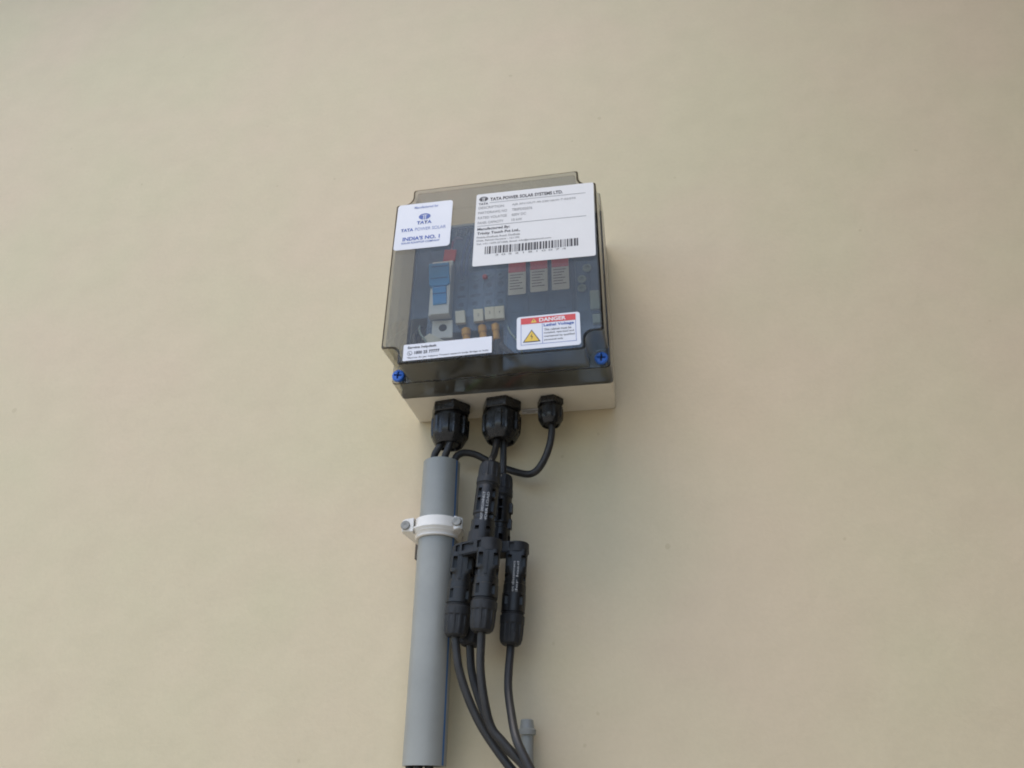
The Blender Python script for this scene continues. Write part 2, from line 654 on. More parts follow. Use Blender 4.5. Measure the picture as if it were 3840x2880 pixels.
for k in range(len(vo) - 1):
    band(vo[k], vo[k + 1], 1 if k in (1, 4) else (2 if k in (0, 3) else 0))
for k in range(len(vi) - 1):
    band(vi[k], vi[k + 1], 0)
band(vo[0], vi[0], 1)
bm.faces.new(vo[-1])
bm.faces.new(vi[-1])
LID = link('lid', from_bm(bm, 'lid'), [M['lid'], M['lid_edge'], M['lid_wall']], BX, label='smoked transparent lid with notched corners')


# lid screws
def lid_screw(x, z):
    p0, p1 = W(x, 77.8, z), W(x, 90, z)
    head = lathe_me(p0, p1, [(0, 5.4), (1.6, 5.6), (2.6, 5.3), (3.1, 4.6)], 24)
    ax, u, v = frame_from_axis(p0, p1, Vector((0.12, 0, 1)))
    c = p0 + ax * 0.0031
    cut = [obox(c, ax, u, v, 2.4, 3.6, 0.75), obox(c, ax, u, v, 2.4, 0.75, 3.6)]
    head = carve(head, [join_me([cut[0]]), join_me([cut[1]])])
    s = link('screw', head, M['bluescrew'], BX, smooth=True)
    link('cross_recess_shade', join_me([obox(p0 + ax * 0.0009, ax, u, v, 0.12, 3.5, 0.7), obox(p0 + ax * 0.00095, ax, u, v, 0.12, 0.7, 3.5)]),
         M['dark'], BX, s)  # black cross paints the shade inside the screw recess
    link('shank', lathe_me(W(x, 52, z), W(x, 60, z), [(0, 3.1), (12, 3.1), (12.5, 2.4), (25.6, 2.4)], 16), M['paleblue'], BX, s, smooth=True)


for sx, sz in ((-199.6, 324.6), (-25.4, 325.8)):
    lid_screw(sx, sz)


# cable glands under the box
def gland(x, d, R, rn, label, hole):
    """R hex corner radius, rn nut radius"""
    z = 317.4
    s = R / 17.8
    p0, p1 = W(x, d, z), W(x, d, z - 50)
    bmh = bmesh.new()
    a0 = math.radians(8)
    rings = []
    hh = 9.2 * s
    for t, rr in ((0.0, R * 0.97), (0.8, R), (hh - 1.0, R), (hh, R * 0.95)):
        rings.append([bmh.verts.new(W(x + rr * math.cos(a0 + i * math.pi / 3), d + rr * math.sin(a0 + i * math.pi / 3), z - t)) for i in range(6)])
    for k in range(3):
        for i in range(6):
            j = (i + 1) % 6
            bmh.faces.new((rings[k][i], rings[k][j], rings[k + 1][j], rings[k + 1][i]))
    bmh.faces.new(rings[0])
    bmh.faces.new(rings[-1])
    gl = link('cable_gland', from_bm(bmh, 'hex'), M['gland'], BX, label=label)
    link('neck', lathe_me(p0, p1, [(hh - 0.5, rn * 0.80), (hh + 5.0 * s, rn * 0.80)], 28), M['black'], BX, gl, smooth=True)
    t0 = hh + 3.4 * s

    def flute(th, k):
        if k in (0, 5, 6, 7, 8):
            return 1.0
        c = math.cos(10 * th)
        return 1.0 if c > -0.15 else 0.93

    nut = lathe_me(p0, p1, [(t0, rn * 0.93), (t0 + 0.8 * s, rn), (t0 + 6 * s, rn * 1.0), (t0 + 12 * s, rn * 0.99), (t0 + 16.5 * s, rn * 0.965),
                            (t0 + 18 * s, rn * 0.91), (t0 + 22 * s, rn * 0.80), (t0 + 24.5 * s, rn * 0.70), (t0 + 24.8 * s, rn * 0.62),
                            (t0 + 21.0 * s, rn * 0.58)], 80, flute)
    link('dome_nut', nut, M['gland'], BX, gl, smooth=True, angle=28)
    link('seal', lathe_me(p0, p1, [(t0 + 21.2 * s, rn * 0.57), (t0 + 23.2 * s, rn * 0.5), (t0 + 23.4 * s, rn * 0.2)], 24), M['blackgrey'], BX, gl, smooth=True)


gland(-165.3, 28, 18.4, 17.2, 'left large black gland with two short cables entering the conduit', 2)
gland(-118.6, 28, 18.0, 17.4, 'middle large black gland feeding the branch connectors', 2)
gland(-74.8, 28, 11.9, 11.2, 'small black gland on the right with one looping cable', 1)

# tiny printed label on the underside of the base
lab = link('maker_label', box_me(-103.5, -85.5, 6.5, 14.5, 316.9, 317.3), M['sticker'], BX)
for i, (w0, w1) in enumerate(((-102.5, -87), (-99, -91))):
    link('print_line', box_me(w0, w1, 11.2 - i * 2.6, 12.2 - i * 2.6, 316.75, 316.85), M['inkgrey'], BX, lab)


# ------------------------------------------------------------------ stickers on the lid
class Sticker:
    def __init__(self, cx, cz, w, h, rot, rad, m, label, owner=BX, d=108.62, th=0.28, kind='sticker'):
        self.c, self.w, self.h, self.owner = (cx, cz), w, h, owner
        self.ca, self.sa = math.cos(math.radians(rot)), math.sin(math.radians(rot))
        self.d = d + th
        self.layer = 0
        pts = rrect(0, w, 0, h, rad, 4)
        self.o = link(kind, prism_xz([self.uv(u, v) for u, v in pts], d, d + th), m, owner, label=label)

    def uv(self, u, v):
        a, b = u - self.w / 2, v - self.h / 2
        return (self.c[0] + a * self.ca - b * self.sa, self.c[1] + a * self.sa + b * self.ca)

    def flat(self, polys, name, m, lift=0.10):
        verts, faces = [], []
        for poly in polys:
            k = len(verts)
            for u, v in poly:
                x, z = self.uv(u, v)
                verts.append(W(x, self.d + lift, z))
            faces.append(tuple(range(k, k + len(poly))))
        return link(name, data(verts, faces, name, recalc=False), m, self.owner, self.o)

    def rect(self, u0, u1, v0, v1, name, m, lift=0.10):
        return self.flat([[(u0, v0), (u1, v0), (u1, v1), (u0, v1)]], name, m, lift)

    def text(self, body, u0, u1, v0, v1, m, bold=0.0, lift=0.16, name='lettering'):
        me = text_me(body, bold)
        for vt in me.vertices:
            x, z = self.uv(u0 + vt.co.x * (u1 - u0), v0 + vt.co.y * (v1 - v0))
            vt.co = W(x, self.d + lift, z)
        return link(name, me, m, self.owner, self.o)

    def emblem(self, cu, cv, rw, rh, m):
        """oval with an open T: two lobes under an arch"""
        polys = []
        n = 14
        arch = [(cu + rw * math.cos(math.radians(a)), cv + rh * math.sin(math.radians(a))) for a in [20 + 140 * i / n for i in range(n + 1)]]
        arch_in = [(cu + rw * 0.86 * math.cos(math.radians(a)), cv + rh * 0.62 * math.sin(math.radians(a))) for a in [30 + 120 * i / n for i in range(n + 1)]]
        for i in range(n):
            polys.append([arch[i], arch[i + 1], arch_in[i + 1], arch_in[i]])
        for s in (-1, 1):
            lobe = []
            for i in range(n + 1):
                a = math.radians(-100 + 118 * i / n)
                lobe.append((cu + s * rw * (0.0 + 1.0 * math.cos(a)) if math.cos(a) > 0.24 else cu + s * rw * 0.24, cv + rh * math.sin(a)))
            lobe += [(cu + s * rw * 0.72, cv + rh * 0.42), (cu + s * rw * 0.24, cv + rh * 0.40)]
            if s < 0:
                lobe.reverse()
            polys.append(lobe)
        polys.append([(cu - rw * 0.10, cv - rh * 0.98), (cu - rw * 0.02, cv - rh), (cu - rw * 0.02, cv + rh * 0.38), (cu - rw * 0.10, cv + rh * 0.38)])
        polys.append([(cu + rw * 0.02, cv - rh), (cu + rw * 0.10, cv - rh * 0.98), (cu + rw * 0.10, cv + rh * 0.38), (cu + rw * 0.02, cv + rh * 0.38)])
        return self.flat(polys, 'emblem', m, 0.14)


s1 = Sticker(-178.6, 464.7, 52.4, 53.6, -0.6, 3.0, M['sticker'], 'square white sticker with blue oval emblem and lettering')
s1.text('Manufactured for', 16.0, 39.0, 47.4, 50.2, M['inkpale'], 0.015)
s1.emblem(26.6, 37.0, 5.6, 3.6, M['inkblue'])
s1.text('TATA', 19.6, 33.8, 28.2, 32.0, M['inkblue'], 0.035)
s1.text('TATA', 5.2, 17.0, 20.8, 24.4, M['inkblue'], 0.035)
s1.text('POWER SOLAR', 18.6, 47.6, 20.8, 24.4, M['inkpale'], 0.0)
s1.text("INDIA'S NO. 1", 7.8, 42.6, 9.9, 14.4, M['inkblue'], 0.035)
s1.text('SOLAR ROOFTOP COMPANY', 7.0, 42.8, 6.4, 8.4, M['inkblue'], 0.02)

s2 = Sticker(-76.8, 451.6, 107.2, 83.0, -0.9, 1.8, M['paper'], 'large white rating sticker with black print and a barcode')
s2.emblem(6.8, 76.6, 4.2, 2.9, M['inkblack'])
s2.text('TATA', 2.4, 11.4, 69.6, 72.2, M['inkblack'], 0.03)
s2.text('TATA POWER SOLAR SYSTEMS LTD.', 13.0, 79.5, 73.6, 77.6, M['inkblack'], 0.03)
s2.rect(12.5, 100.0, 71.3, 71.75, 'rule', M['inkgrey'])
for i, (lft, rgt, u1) in enumerate((('DESCRIPTION', 'AJB 3IN1OUT-40-230/16kW-T-52/ST0', 91.0), ('PART/DRAWG NO', 'TBSPD02076', 52.0),
                                    ('RATED VOLATGE', '600V DC', 46.5), ('PANEL CAPACITY', '10 kW', 43.0))):
    v = 64.8 - i * 5.9
    s2.text(lft, 2.6, 26.0 + (i in (1, 2)) * 3.0, v, v + 2.9, M['inkgrey'], 0.0)
    s2.text(rgt, 33.5, u1, v, v + 2.9, M['inkgrey'], 0.0)
s2.rect(2.4, 100.0, 44.6, 45.05, 'rule', M['inkgrey'])
s2.text('Manufactured By:', 2.6, 32.0, 39.0, 42.8, M['inkblack'], 0.025)
s2.text('Trinity Touch Pvt Ltd.,', 2.6, 41.5, 34.0, 37.8, M['inkblack'], 0.025)
s2.text('Prithla-Dudhola Road, Dudhola', 2.6, 41.5, 30.3, 32.7, M['inkgrey'], 0.01)
s2.text('Distt. Palwal-Haryana - 121102', 2.6, 41.0, 26.6, 29.0, M['inkgrey'], 0.01)
s2.text('Tel: +91-1275-271068, Email: info@trinitytouch.com', 2.6, 69.0, 22.8, 25.2, M['inkgrey'], 0.01)
bars = []
u = 10.5
rb = random.Random(3)
while u < 92.0:
    w = rb.choice((0.55, 0.9, 1.4, 1.9))
    bars.append([(u, 12.4), (u + w, 12.4), (u + w, 20.8), (u, 20.8)])
    u += w + rb.choice((0.5, 0.7, 1.0))
s2.flat(bars, 'barcode', M['inkblack'])
s2.text('3 0 5 2 1 8 1 0 0 7 4', 20.0, 82.0, 9.6, 11.4, M['inkgrey'], 0.0)

s3 = Sticker(-65.3, 337.7, 51.8, 31.6, 0.3, 2.4, M['sticker'], 'white danger sticker with red band and yellow warning triangle')
s3.rect(3.4, 48.4, 24.0, 30.0, 'red_band', M['inkred'])
s3.text('DANGER', 18.6, 40.4, 25.2, 28.9, M['inkwhite'], 0.03)
s3.flat([[(11.6, 25.0), (16.6, 25.0), (14.1, 29.0)]], 'small_triangle', M['inkyellow'], 0.16)
s3.flat([[(13.9, 26.1), (14.3, 26.1), (14.35, 27.9), (13.85, 27.9)]], 'exclamation_mark', M['inkblack'], 0.22)
for r in ((3.4, 3.75, 4.0, 24.0), (48.05, 48.4, 4.0, 24.0), (3.4, 48.4, 4.0, 4.35), (20.9, 21.25, 4.35, 24.0)):
    s3.rect(*r, 'frame_line', M['inkblue'], 0.11)
s3.flat([[(5.0, 6.4), (19.6, 6.4), (12.3, 18.4)]], 'triangle_outline', M['inkblack'], 0.14)
s3.flat([[(6.3, 7.2), (18.3, 7.2), (12.3, 17.0)]], 'warning_triangle', M['inkyellow'], 0.20)
s3.flat([[(12.9, 15.0), (11.2, 11.4), (12.2, 11.6)], [(11.2, 11.4), (13.4, 12.0), (13.2, 11.2)], [(13.4, 12.2), (12.5, 11.6), (12.0, 8.2)]],
        'lightning_bolt', M['inkblack'], 0.26)
s3.text('Lethal Voltage', 22.2, 46.8, 19.6, 23.0, M['inkblue'], 0.03)
for i, (tx, u1) in enumerate((('This cabinet must be', 44.6), ('installed, operated and', 46.6), ('maintained by qualified', 47.0), ('personnel only.', 38.0))):
    s3.text(tx, 22.4, u1, 16.2 - i * 3.3, 18.3 - i * 3.3, M['inkblack'], 0.01)

s4 = Sticker(-149.0, 328.9, 74.8, 15.6, 0.9, 0.6, M['sticker'], 'long white helpdesk sticker with a phone number')
s4.text('Service helpdesk', 3.6, 28.4, 10.6, 13.6, M['inkblack'], 0.025)
ringp = []
for i in range(20):
    a0, a1 = math.radians(18 * i), math.radians(18 * i + 18)
    ringp.append([(5.6 + r * math.cos(a), 6.9 + r * math.sin(a)) for r, a in ((2.2, a0), (2.2, a1), (1.85, a1), (1.85, a0))])
ringp.append([(4.7, 7.6), (5.3, 8.1), (5.3, 6.8), (6.6, 6.0), (6.2, 5.5), (5.0, 6.2)])
s4.flat(ringp, 'phone_symbol', M['inkblack'])
s4.text('1800 25 77777', 9.6, 31.0, 5.6, 8.6, M['inkblack'], 0.03)
s4.text('*Source: As per Industry Trusted research body: Bridge to India', 3.6, 72.0, 1.4, 3.4, M['inkblack'], 0.012)

# ------------------------------------------------------------------ inside the box
# tinted protective sheet in front of the devices
sheet = [(-201.0, 397.0), (-184.0, 397.0), (-184.0, 378.0), (-112.0, 378.0), (-112.0, 335.0), (-40.0, 335.0), (-40.0, 345.0), (-22.6, 345.0),
         (-22.6, 505.0), (-201.0, 505.0)]
SH = link('inner_shield', prism_xz(sheet, 58.0, 59.5), M['shield'], BX, label='blue-grey tinted protective sheet inside the box')
pt = text_me('PART', 0.0)
for vt in pt.vertices:
    vt.co = W(-161.5 + vt.co.x * 15.6, 59.7, 489.0 + vt.co.y * 10.0 + vt.co.x * 1.0)
link('lettering', pt, M['fuse'], BX, SH)

# rails
for zr in (420.0, 356.0):
    link('mounting_rail', box_me(-198, -26, 9, 12, zr - 17, zr + 17, 0.5), M['metal'], BX)

# surge protector: white housing, blue cartridges
SPD = link('surge_protector', prism_xz([(-181.5, 393.5), (-161.0, 393.5), (-161.0, 455.5), (-181.5, 455.5)], 12, 66, 1.0), M['devwhite'], BX,
           label='white surge protector with two blue cartridges')
link('front_housing', prism_xz([(-178.5, 391.0), (-160.6, 391.0), (-160.6, 447.0), (-178.5, 447.0)], 66, 71.5, 0.8), M['devwhite'], BX, SPD)
link('blue_cartridge', prism_xz([(-182.6, 448.2), (-163.2, 448.2), (-160.8, 424.0), (-164.0, 421.5), (-177.6, 421.5), (-180.6, 424.0)], 66.5, 73.5, 1.0), M['blue'], BX, SPD)
link('blue_cartridge', prism_xz([(-177.4, 420.6), (-164.0, 420.6), (-162.8, 401.5), (-175.6, 401.0)], 68, 73.2, 0.8), M['blue'], BX, SPD)
for zz in (412.5, 430.0, 443.5):
    link('groove_shade', box_me(-176.4 - (zz > 421) * 3, -163.4, 73.3, 73.9, zz, zz + 0.7), M['bluedk'], BX, SPD)  # raised darker strips stand in for the shade of grooves
link('terminal_block', prism_xz([(-178.6, 372.5), (-158.8, 371.5), (-159.6, 391.0), (-179.0, 392.0)], 14, 60.5, 0.8), M['devwhite'], BX, SPD)
link('terminal_hole_shade', lathe_me(W(-168.4, 60.3, 383.0), W(-168.4, 70, 383.0), [(0, 3.8), (0.6, 3.8)], 20), M['dark'], BX, SPD)  # black disc painted in for the shade of a hole
link('tape_flag', prism_xz([(-186.8, 372.0), (-180.0, 377.0), (-158.0, 362.5), (-176.0, 360.5)], 62, 62.6), M['tag'], BX, SPD)

# red flag wire above the surge protector
link('red_flag', prism_xz([(-171.6, 473.6), (-159.6, 472.0), (-160.6, 458.6), (-172.4, 459.4)], 60.2, 61.4, 0.3), M['red'], BX)
link('red_lamp', lathe_me(W(-130.5, 60.0, 436.0), W(-130.5, 70, 436.0), [(0, 2.6), (1.6, 2.4), (2.4, 1.4)], 16), M['red'], BX, smooth=True)

# row of terminals with wire tags
for i, (x0, x1) in enumerate(((-160.0, -148.4), (-148.0, -134.0), (-133.4, -122.4), (-122.0, -111.6))):
    tb = link('terminal', box_me(x0, x1, 14, 53, 398, 452 - (i % 2) * 3, 0.8), M['term'], BX)
    xm = (x0 + x1) / 2
    for zz in (431.0 + i * 0.4, 412.0):
        link('screw_hole_shade', lathe_me(W(xm, 53.05, zz), W(xm, 60, zz), [(0, 2.7), (0.4, 2.7)], 16), M['dark'], BX, tb)  # black discs stand in for the shade inside screw holes
    for zz in (441.0, 405.0):
        link('screw_boss', lathe_me(W(xm, 53.05, zz), W(xm, 60, zz), [(0, 3.6), (2.2, 3.6), (2.2, 1.8), (1.0, 1.6)], 16), M['palegreen'], BX, tb, smooth=True)
    link('slot_shade', box_me(x0 + 2, x1 - 2, 53.02, 53.5, 420, 422.5), M['dark'], BX, tb)  # black strip in place of a shaded slot
for i, (x0, x1, z1, tl, num) in enumerate(((-156.6, -147.6, 397.2, -1.3, ''), (-139.6, -130.6, 397.2, -1.0, '2'), (-129.2, -120.2, 398.4, -0.9, '3'), (-120.0, -111.2, 398.2, -0.8, '4'))):
    tg = link('wire_tag', prism_xz([(x0, z1), (x1, z1), (x1 - tl, z1 - 13.4), (x0 - tl, z1 - 13.4)], 61.5, 65.0, 0.4), M['tag'], BX)
    if num:
        me = text_me(num)
        for vt in me.vertices:
            vt.co = W((x0 + x1) / 2 - 0.8 + vt.co.x * 1.8 - tl * 0.5, 65.1, z1 - 8 + vt.co.y * 3.0)
        link('lettering', me, M['inkgrey'], BX, tg)
for x0, z0, x1, z1, r in ((-146.5, 379.5, -145.2, 364.0, 4.2), (-131.8, 381.0, -129.4, 364.0, 3.9), (-119.6, 381.5, -117.6, 363.0, 3.6)):
    p0, p1 = W(x0, 61.0, z0), W(x1, 60.0, z1)
    link('wire_ferrule', lathe_me(p0, p1, [(0, r * 0.7), (1, r), (7, r), (8, r * 0.8), (9.5, r * 0.85), (16, r * 0.9), (17, r * 0.6)], 14), M['yellow'], BX, smooth=True)

# three fuse holders with red and white labels
for i, (x0, x1, zt, zb) in enumerate(((-108.4, -91.8, 450.0, 412.8), (-87.8, -71.4, 451.0, 413.8), (-67.7, -51.6, 451.4, 413.6))):
    fh = link('fuse_holder', box_me(x0 - 1.8, x1 + 1.8, 14, 54.5, 345, 470, 1.2), M['fuse'], BX)
    pl = link('rating_label', prism_xz(rrect(x0, x1, zb, zt, 1.2, 3), 59.7, 60.0), M['ratinglabel'], BX, fh)
    link('red_band', box_me(x0 + 0.2, x1 - 0.2, 60.05, 60.2, zt - 11.8, zt - 0.3), M['fadedred'], BX, fh)
    for j in range(6):
        e = 2.5 + (j * 37 % 5)
        link('print_line', box_me(x0 + 1.5, x1 - e, 60.05, 60.2, zt - 15.2 - j * 3.2, zt - 14.4 - j * 3.2), M['inkgrey'], BX, fh)
    link('latch', box_me(x0 + 3, x1 - 3, 54.4, 56.5, 396, 408, 0.6), M['fuse'], BX, fh)

# right-hand strip: distribution block with round entries, pale clips
rb_ = link('distribution_block', box_me(-45.6, -34.6, 14, 54, 392, 448, 0.8), M['term'], BX)
for xx, zz in ((-34.9, 434.6), (-40.0, 422.6), (-40.3, 412.6)):
    link('round_entry', lathe_me(W(xx, 59.6, zz), W(xx, 70, zz), [(0, 4.0), (1.5, 4.0), (1.5, 2.4), (0.4, 2.2)], 18), M['palegreen'], BX, rb_, smooth=True)
for z0, z1, x0 in ((388.0, 408.0, -33.4), (373.0, 382.5, -32.0)):
    link('pale_clip', box_me(x0, -24.4, 50, 61.5, z0, z1, 1.0), M['palegreen'], BX)

# wires below the terminals
WIRES = [
    ([(-172, 28, 322), (-180, 40, 345), (-188, 50, 370), (-184, 46, 400), (-181, 30, 420)], 'black wire', 'cable', 3.0),
    ([(-164, 30, 322), (-176, 50, 340), (-186, 54, 362), (-192, 44, 392)], 'black wire', 'cable', 3.0),
    ([(-168, 24, 322), (-160, 46, 345), (-152, 54, 360), (-146, 58, 372)], 'black wire', 'cable', 3.0),
    ([(-121, 28, 322), (-128, 46, 344), (-130, 56, 358), (-129.6, 60, 368)], 'black wire', 'cable', 3.0),
    ([(-116, 28, 322), (-114, 46, 342), (-117, 56, 356), (-117.8, 60, 367)], 'black wire', 'cable', 3.0),
    ([(-75, 28, 322), (-80, 44, 332), (-96, 56, 342), (-114, 58, 360), (-120, 50, 380)], 'black wire', 'cable', 3.0),
    ([(-150, 40, 326), (-136, 48, 332), (-118, 46, 336), (-104, 40, 346)], 'green wire', 'green', 2.0),
    ([(-112, 44, 326), (-98, 52, 332), (-84, 50, 336), (-72, 40, 346)], 'red wire', 'dullred', 2.0),
    ([(-180, 40, 324), (-160, 60, 328), (-140, 62, 332), (-120, 50, 328)], 'black wire', 'cable', 3.2),
    ([(-140, 30, 324), (-112, 58, 330), (-90, 60, 334), (-66, 40, 330)], 'black wire', 'cable', 3.2),
]
WIRES += [
    ([(-150, 50, 500), (-152, 56, 480), (-155, 56.2, 458), (-154, 55, 440)], 'navy wire', 'navy', 1.5),
    ([(-146, 50, 500), (-147, 55.5, 478), (-150, 56.2, 462), (-150, 55, 444)], 'navy wire', 'navy', 1.5),
    ([(-160, 40, 503), (-164, 55, 490), (-165.5, 57, 476), (-166, 60, 470)], 'red wire', 'red', 1.6),
    ([(-112, 50, 392), (-106, 62, 372), (-98, 63, 358), (-92, 56, 340)], 'grey wire', 'palegreen', 0.8),
    ([(-194, 50, 395), (-190, 60, 380), (-182, 62, 366), (-180, 50, 345)], 'grey wire', 'palegreen', 1.0),
    ([(-196, 40, 398), (-196, 56, 378), (-190, 58, 356), (-180, 46, 330)], 'black wire', 'cable', 2.6),
]
for pts, nm, mm, r in WIRES:
    link(nm.replace(' ', '_'), tube_me(pts, r, 10, 6), M[mm], BX, smooth=True)
link('din_block', box_me(-150, -112, 14, 48, 330, 362, 1.0), M['black'], BX)

# ------------------------------------------------------------------ grey conduit with blue stripe
CD = Thing('conduit_pipe', -171.8, 25.0, 28.8, 'grey plastic conduit pipe with a thin blue stripe, running down the wall', 'pipe')
PA, PB = W(-171.4, 25.0, 26.6), W(-171.8, 25.0, 264.0)
Lp = (PB - PA).length * 1000
bm_p = lathe_me(PA, PB, [(0, 14.0), (0, 16.0), (Lp, 16.0), (Lp, 14.0), (0, 14.0)], 48, cap=False)
link('pipe', bm_p, M['pipe'], CD, smooth=True)
ax, u_, v_ = frame_from_axis(PA, PB)
sv, sf = [], []
for k, t in enumerate((0.3, Lp - 0.3)):
    for i in range(4):
        th = math.radians(66 + 2.6 * i)
        # angle measured from straight out of the wall towards the right
        sv.append(PA + ax * (t / 1000) + (u_ * math.cos(th) + Vector((1, 0, 0)) * math.sin(th)) * 0.01612)
for i in range(3):
    sf.append((i, i + 1, 4 + i + 1, 4 + i))
link('blue_stripe', data(sv, sf, 'stripe'), M['stripe'], CD)

# clamp round the conduit
CL = Thing('pipe_clamp', -173.5, 2.0, 200.0, 'white plastic saddle clamp with two screws holding the grey conduit', 'clamp')


def clamp_section(grow=0.0):
    pts = [(-187.5, 4), (-197.0, 29.0), (-199.6, 34.5), (-199.2, 38.0), (-196.0, 40.0), (-188.6, 40.0)]
    for i in range(13):
        a = math.radians(162 - 144 * i / 12)
        pts.append((-171.6 + 19.6 * math.cos(a), 26.0 + 19.6 * math.sin(a)))
    pts += [(-154.6, 40.0), (-150.0, 40.0), (-147.6, 37.6), (-148.4, 34.5), (-153.0, 29.0), (-156.0, 4)]
    return pts


def clamp_mesh():
    sec = clamp_section()
    n = len(sec)
    bm = bmesh.new()
    lo, hi = [], []
    for x, d in sec:
        f = max(0.0, min(1.0, (40.0 - d) / 36.0))
        e = 1.0 - 0.28 * max(0.0, min(1.0, (abs(x + 173.6) - 20.0) / 5.0))
        lo.append(bm.verts.new(W(x, d, 204.4 - 5.8 * e - 6.5 * f)))
        hi.append(bm.verts.new(W(x, d, 204.4 + 6.0 * e + 1.0 * f)))
    bm.faces.new(lo)
    bm.faces.new(hi)
    for i in range(n):
        j = (i + 1) % n
        bm.faces.new((lo[i], lo[j], hi[j], hi[i]))
    bmesh.ops.bevel(bm, geom=bm.edges[:], offset=0.0011, segments=2, affect='EDGES', clamp_overlap=True)
    me = from_bm(bm, 'clamp')
    cut = lathe_me(W(-171.6, 25.0, 170), W(-171.6, 25.0, 240), [(0, 16.15), (70, 16.15)], 40)
    return carve(me, [cut])


CS = link('saddle', clamp_mesh(), M['white'], CL, smooth=True, angle=30)
link('collar_ring', lathe_me(W(-171.6, 25.0, 196.6), W(-171.6, 25.0, 240), [(-2.0, 16.2), (-2.0, 17.8), (-1.2, 18.5), (-0.4, 18.2), (1.6, 19.4), (4.6, 22.2), (6.0, 22.2), (6.0, 16.2), (-2.0, 16.2)], 44, cap=False), M['white'], CL, smooth=True)
for x, z in ((-195.4, 203.9), (-151.9, 205.2)):
    link('screw', lathe_me(W(x, 38.5, z), W(x, 50, z), [(0, 3.9), (2.6, 3.9), (3.1, 3.4), (3.2, 1.4), (3.0, 1.0)], 20), M['steel'], CL, smooth=True)
link('wall_spacer', box_me(-197.0, -184.0, 0.2, 4.8, 186.0, 200.0, 0.8), M['bracket'], CL)

# ------------------------------------------------------------------ branch connectors
def rib(nr, depth, rings):
    def f(th, k):
        if k not in rings:
            return 1.0
        return 1.0 if math.cos(nr * th) > -0.2 else 1.0 - depth
    return f


def cap_nut(owner, p0, p1, r, length, flip=False, parent=None, m=None, label=None):
    """ribbed nut: p0 = wide end, axis to p1, ends rounded"""
    l = length
    prof = [(0, r * 0.97), (0.5, r * 1.03), (l * 0.28, r * 1.02), (l * 0.32, r * 0.99), (l * 0.55, r * 0.985), (l * 0.80, r * 0.95),
            (l * 0.93, r * 0.85), (l, r * 0.66), (l, r * 0.38), (l - 1.2, r * 0.36)]
    me = lathe_me(p0, p1, prof, 84, rib(12, 0.05, (3, 4, 5)))
    return link('cap_nut', me, m or M['blackgrey'], owner, parent, smooth=True, angle=25, label=label)


def arm(owner, pt, pb, r, face, rail=True):
    """one lower socket: body from pt (top) down to pb, then a cap nut"""
    ax, u, v = frame_from_axis(pt, pb, face)
    L = (pb - pt).length * 1000
    lc = 22.0
    lb = L - lc
    def boxy(th, k):
        if k > 4:
            return 1.0
        n = 5.0
        return (abs(math.cos(th)) ** n + abs(math.sin(th)) ** n) ** (-1.0 / n)

    body = lathe_me(pt, pb, [(-1.5, r * 0.92), (0.5, r * 0.93), (lb * 0.10, r * 0.93), (lb * 0.30, r * 0.92), (lb * 0.36, r * 0.90), (lb * 0.40, r * 0.93), (lb * 0.52, r * 0.92),
                             (lb * 0.53, r * 0.96), (lb * 0.66, r * 0.96), (lb * 0.67, r * 0.995), (lb - 2.4, r * 1.0), (lb - 2.2, r * 0.90), (lb + 0.2, r * 0.90)], 48, boxy, ref=face)
    cuts = []
    for s in (-1, 1):
        cuts.append(obox(pt + ax * (lb * 0.17 / 1000) + (u * 0.98 + v * s * 0.62) * (r * 0.95 / 1000), ax, u, v, 4.6, 5.0, 1.7))
        cuts.append(obox(pt + ax * (lb * 0.42 / 1000) + (u * 0.30 + v * s * 1.04) * (r * 0.95 / 1000), ax, u, v, 2.4, 5.0, 2.6))
        cuts.append(obox(pt + ax * (lb * 0.78 / 1000) + (u * 0.86 + v * s * 0.60) * (r * 1.02 / 1000), ax, u, v, 3.6, 4.0, 1.2))
    body = carve(body, cuts)
    b = link('socket_body', body, M['black'], owner, smooth=True, angle=28)
    if rail:
        link('rail', obox(pt + ax * (lb * 0.25 / 1000) + (u * 0.98 + v * 0.12) * (r * 0.92 / 1000), ax, u, v, lb * 0.24, 0.9, 1.1, 0.3), M['black'], owner, b)
    link('seal_ring', lathe_me(pt, pb, [(lb - 1.9, r * 0.93), (lb - 0.1, r * 0.93)], 32, ref=face), M['dark'], owner, b, smooth=True)
    cap_nut(owner, pt + ax * (lb / 1000), pb, r, lc)
    return b, ax, u, v, lb


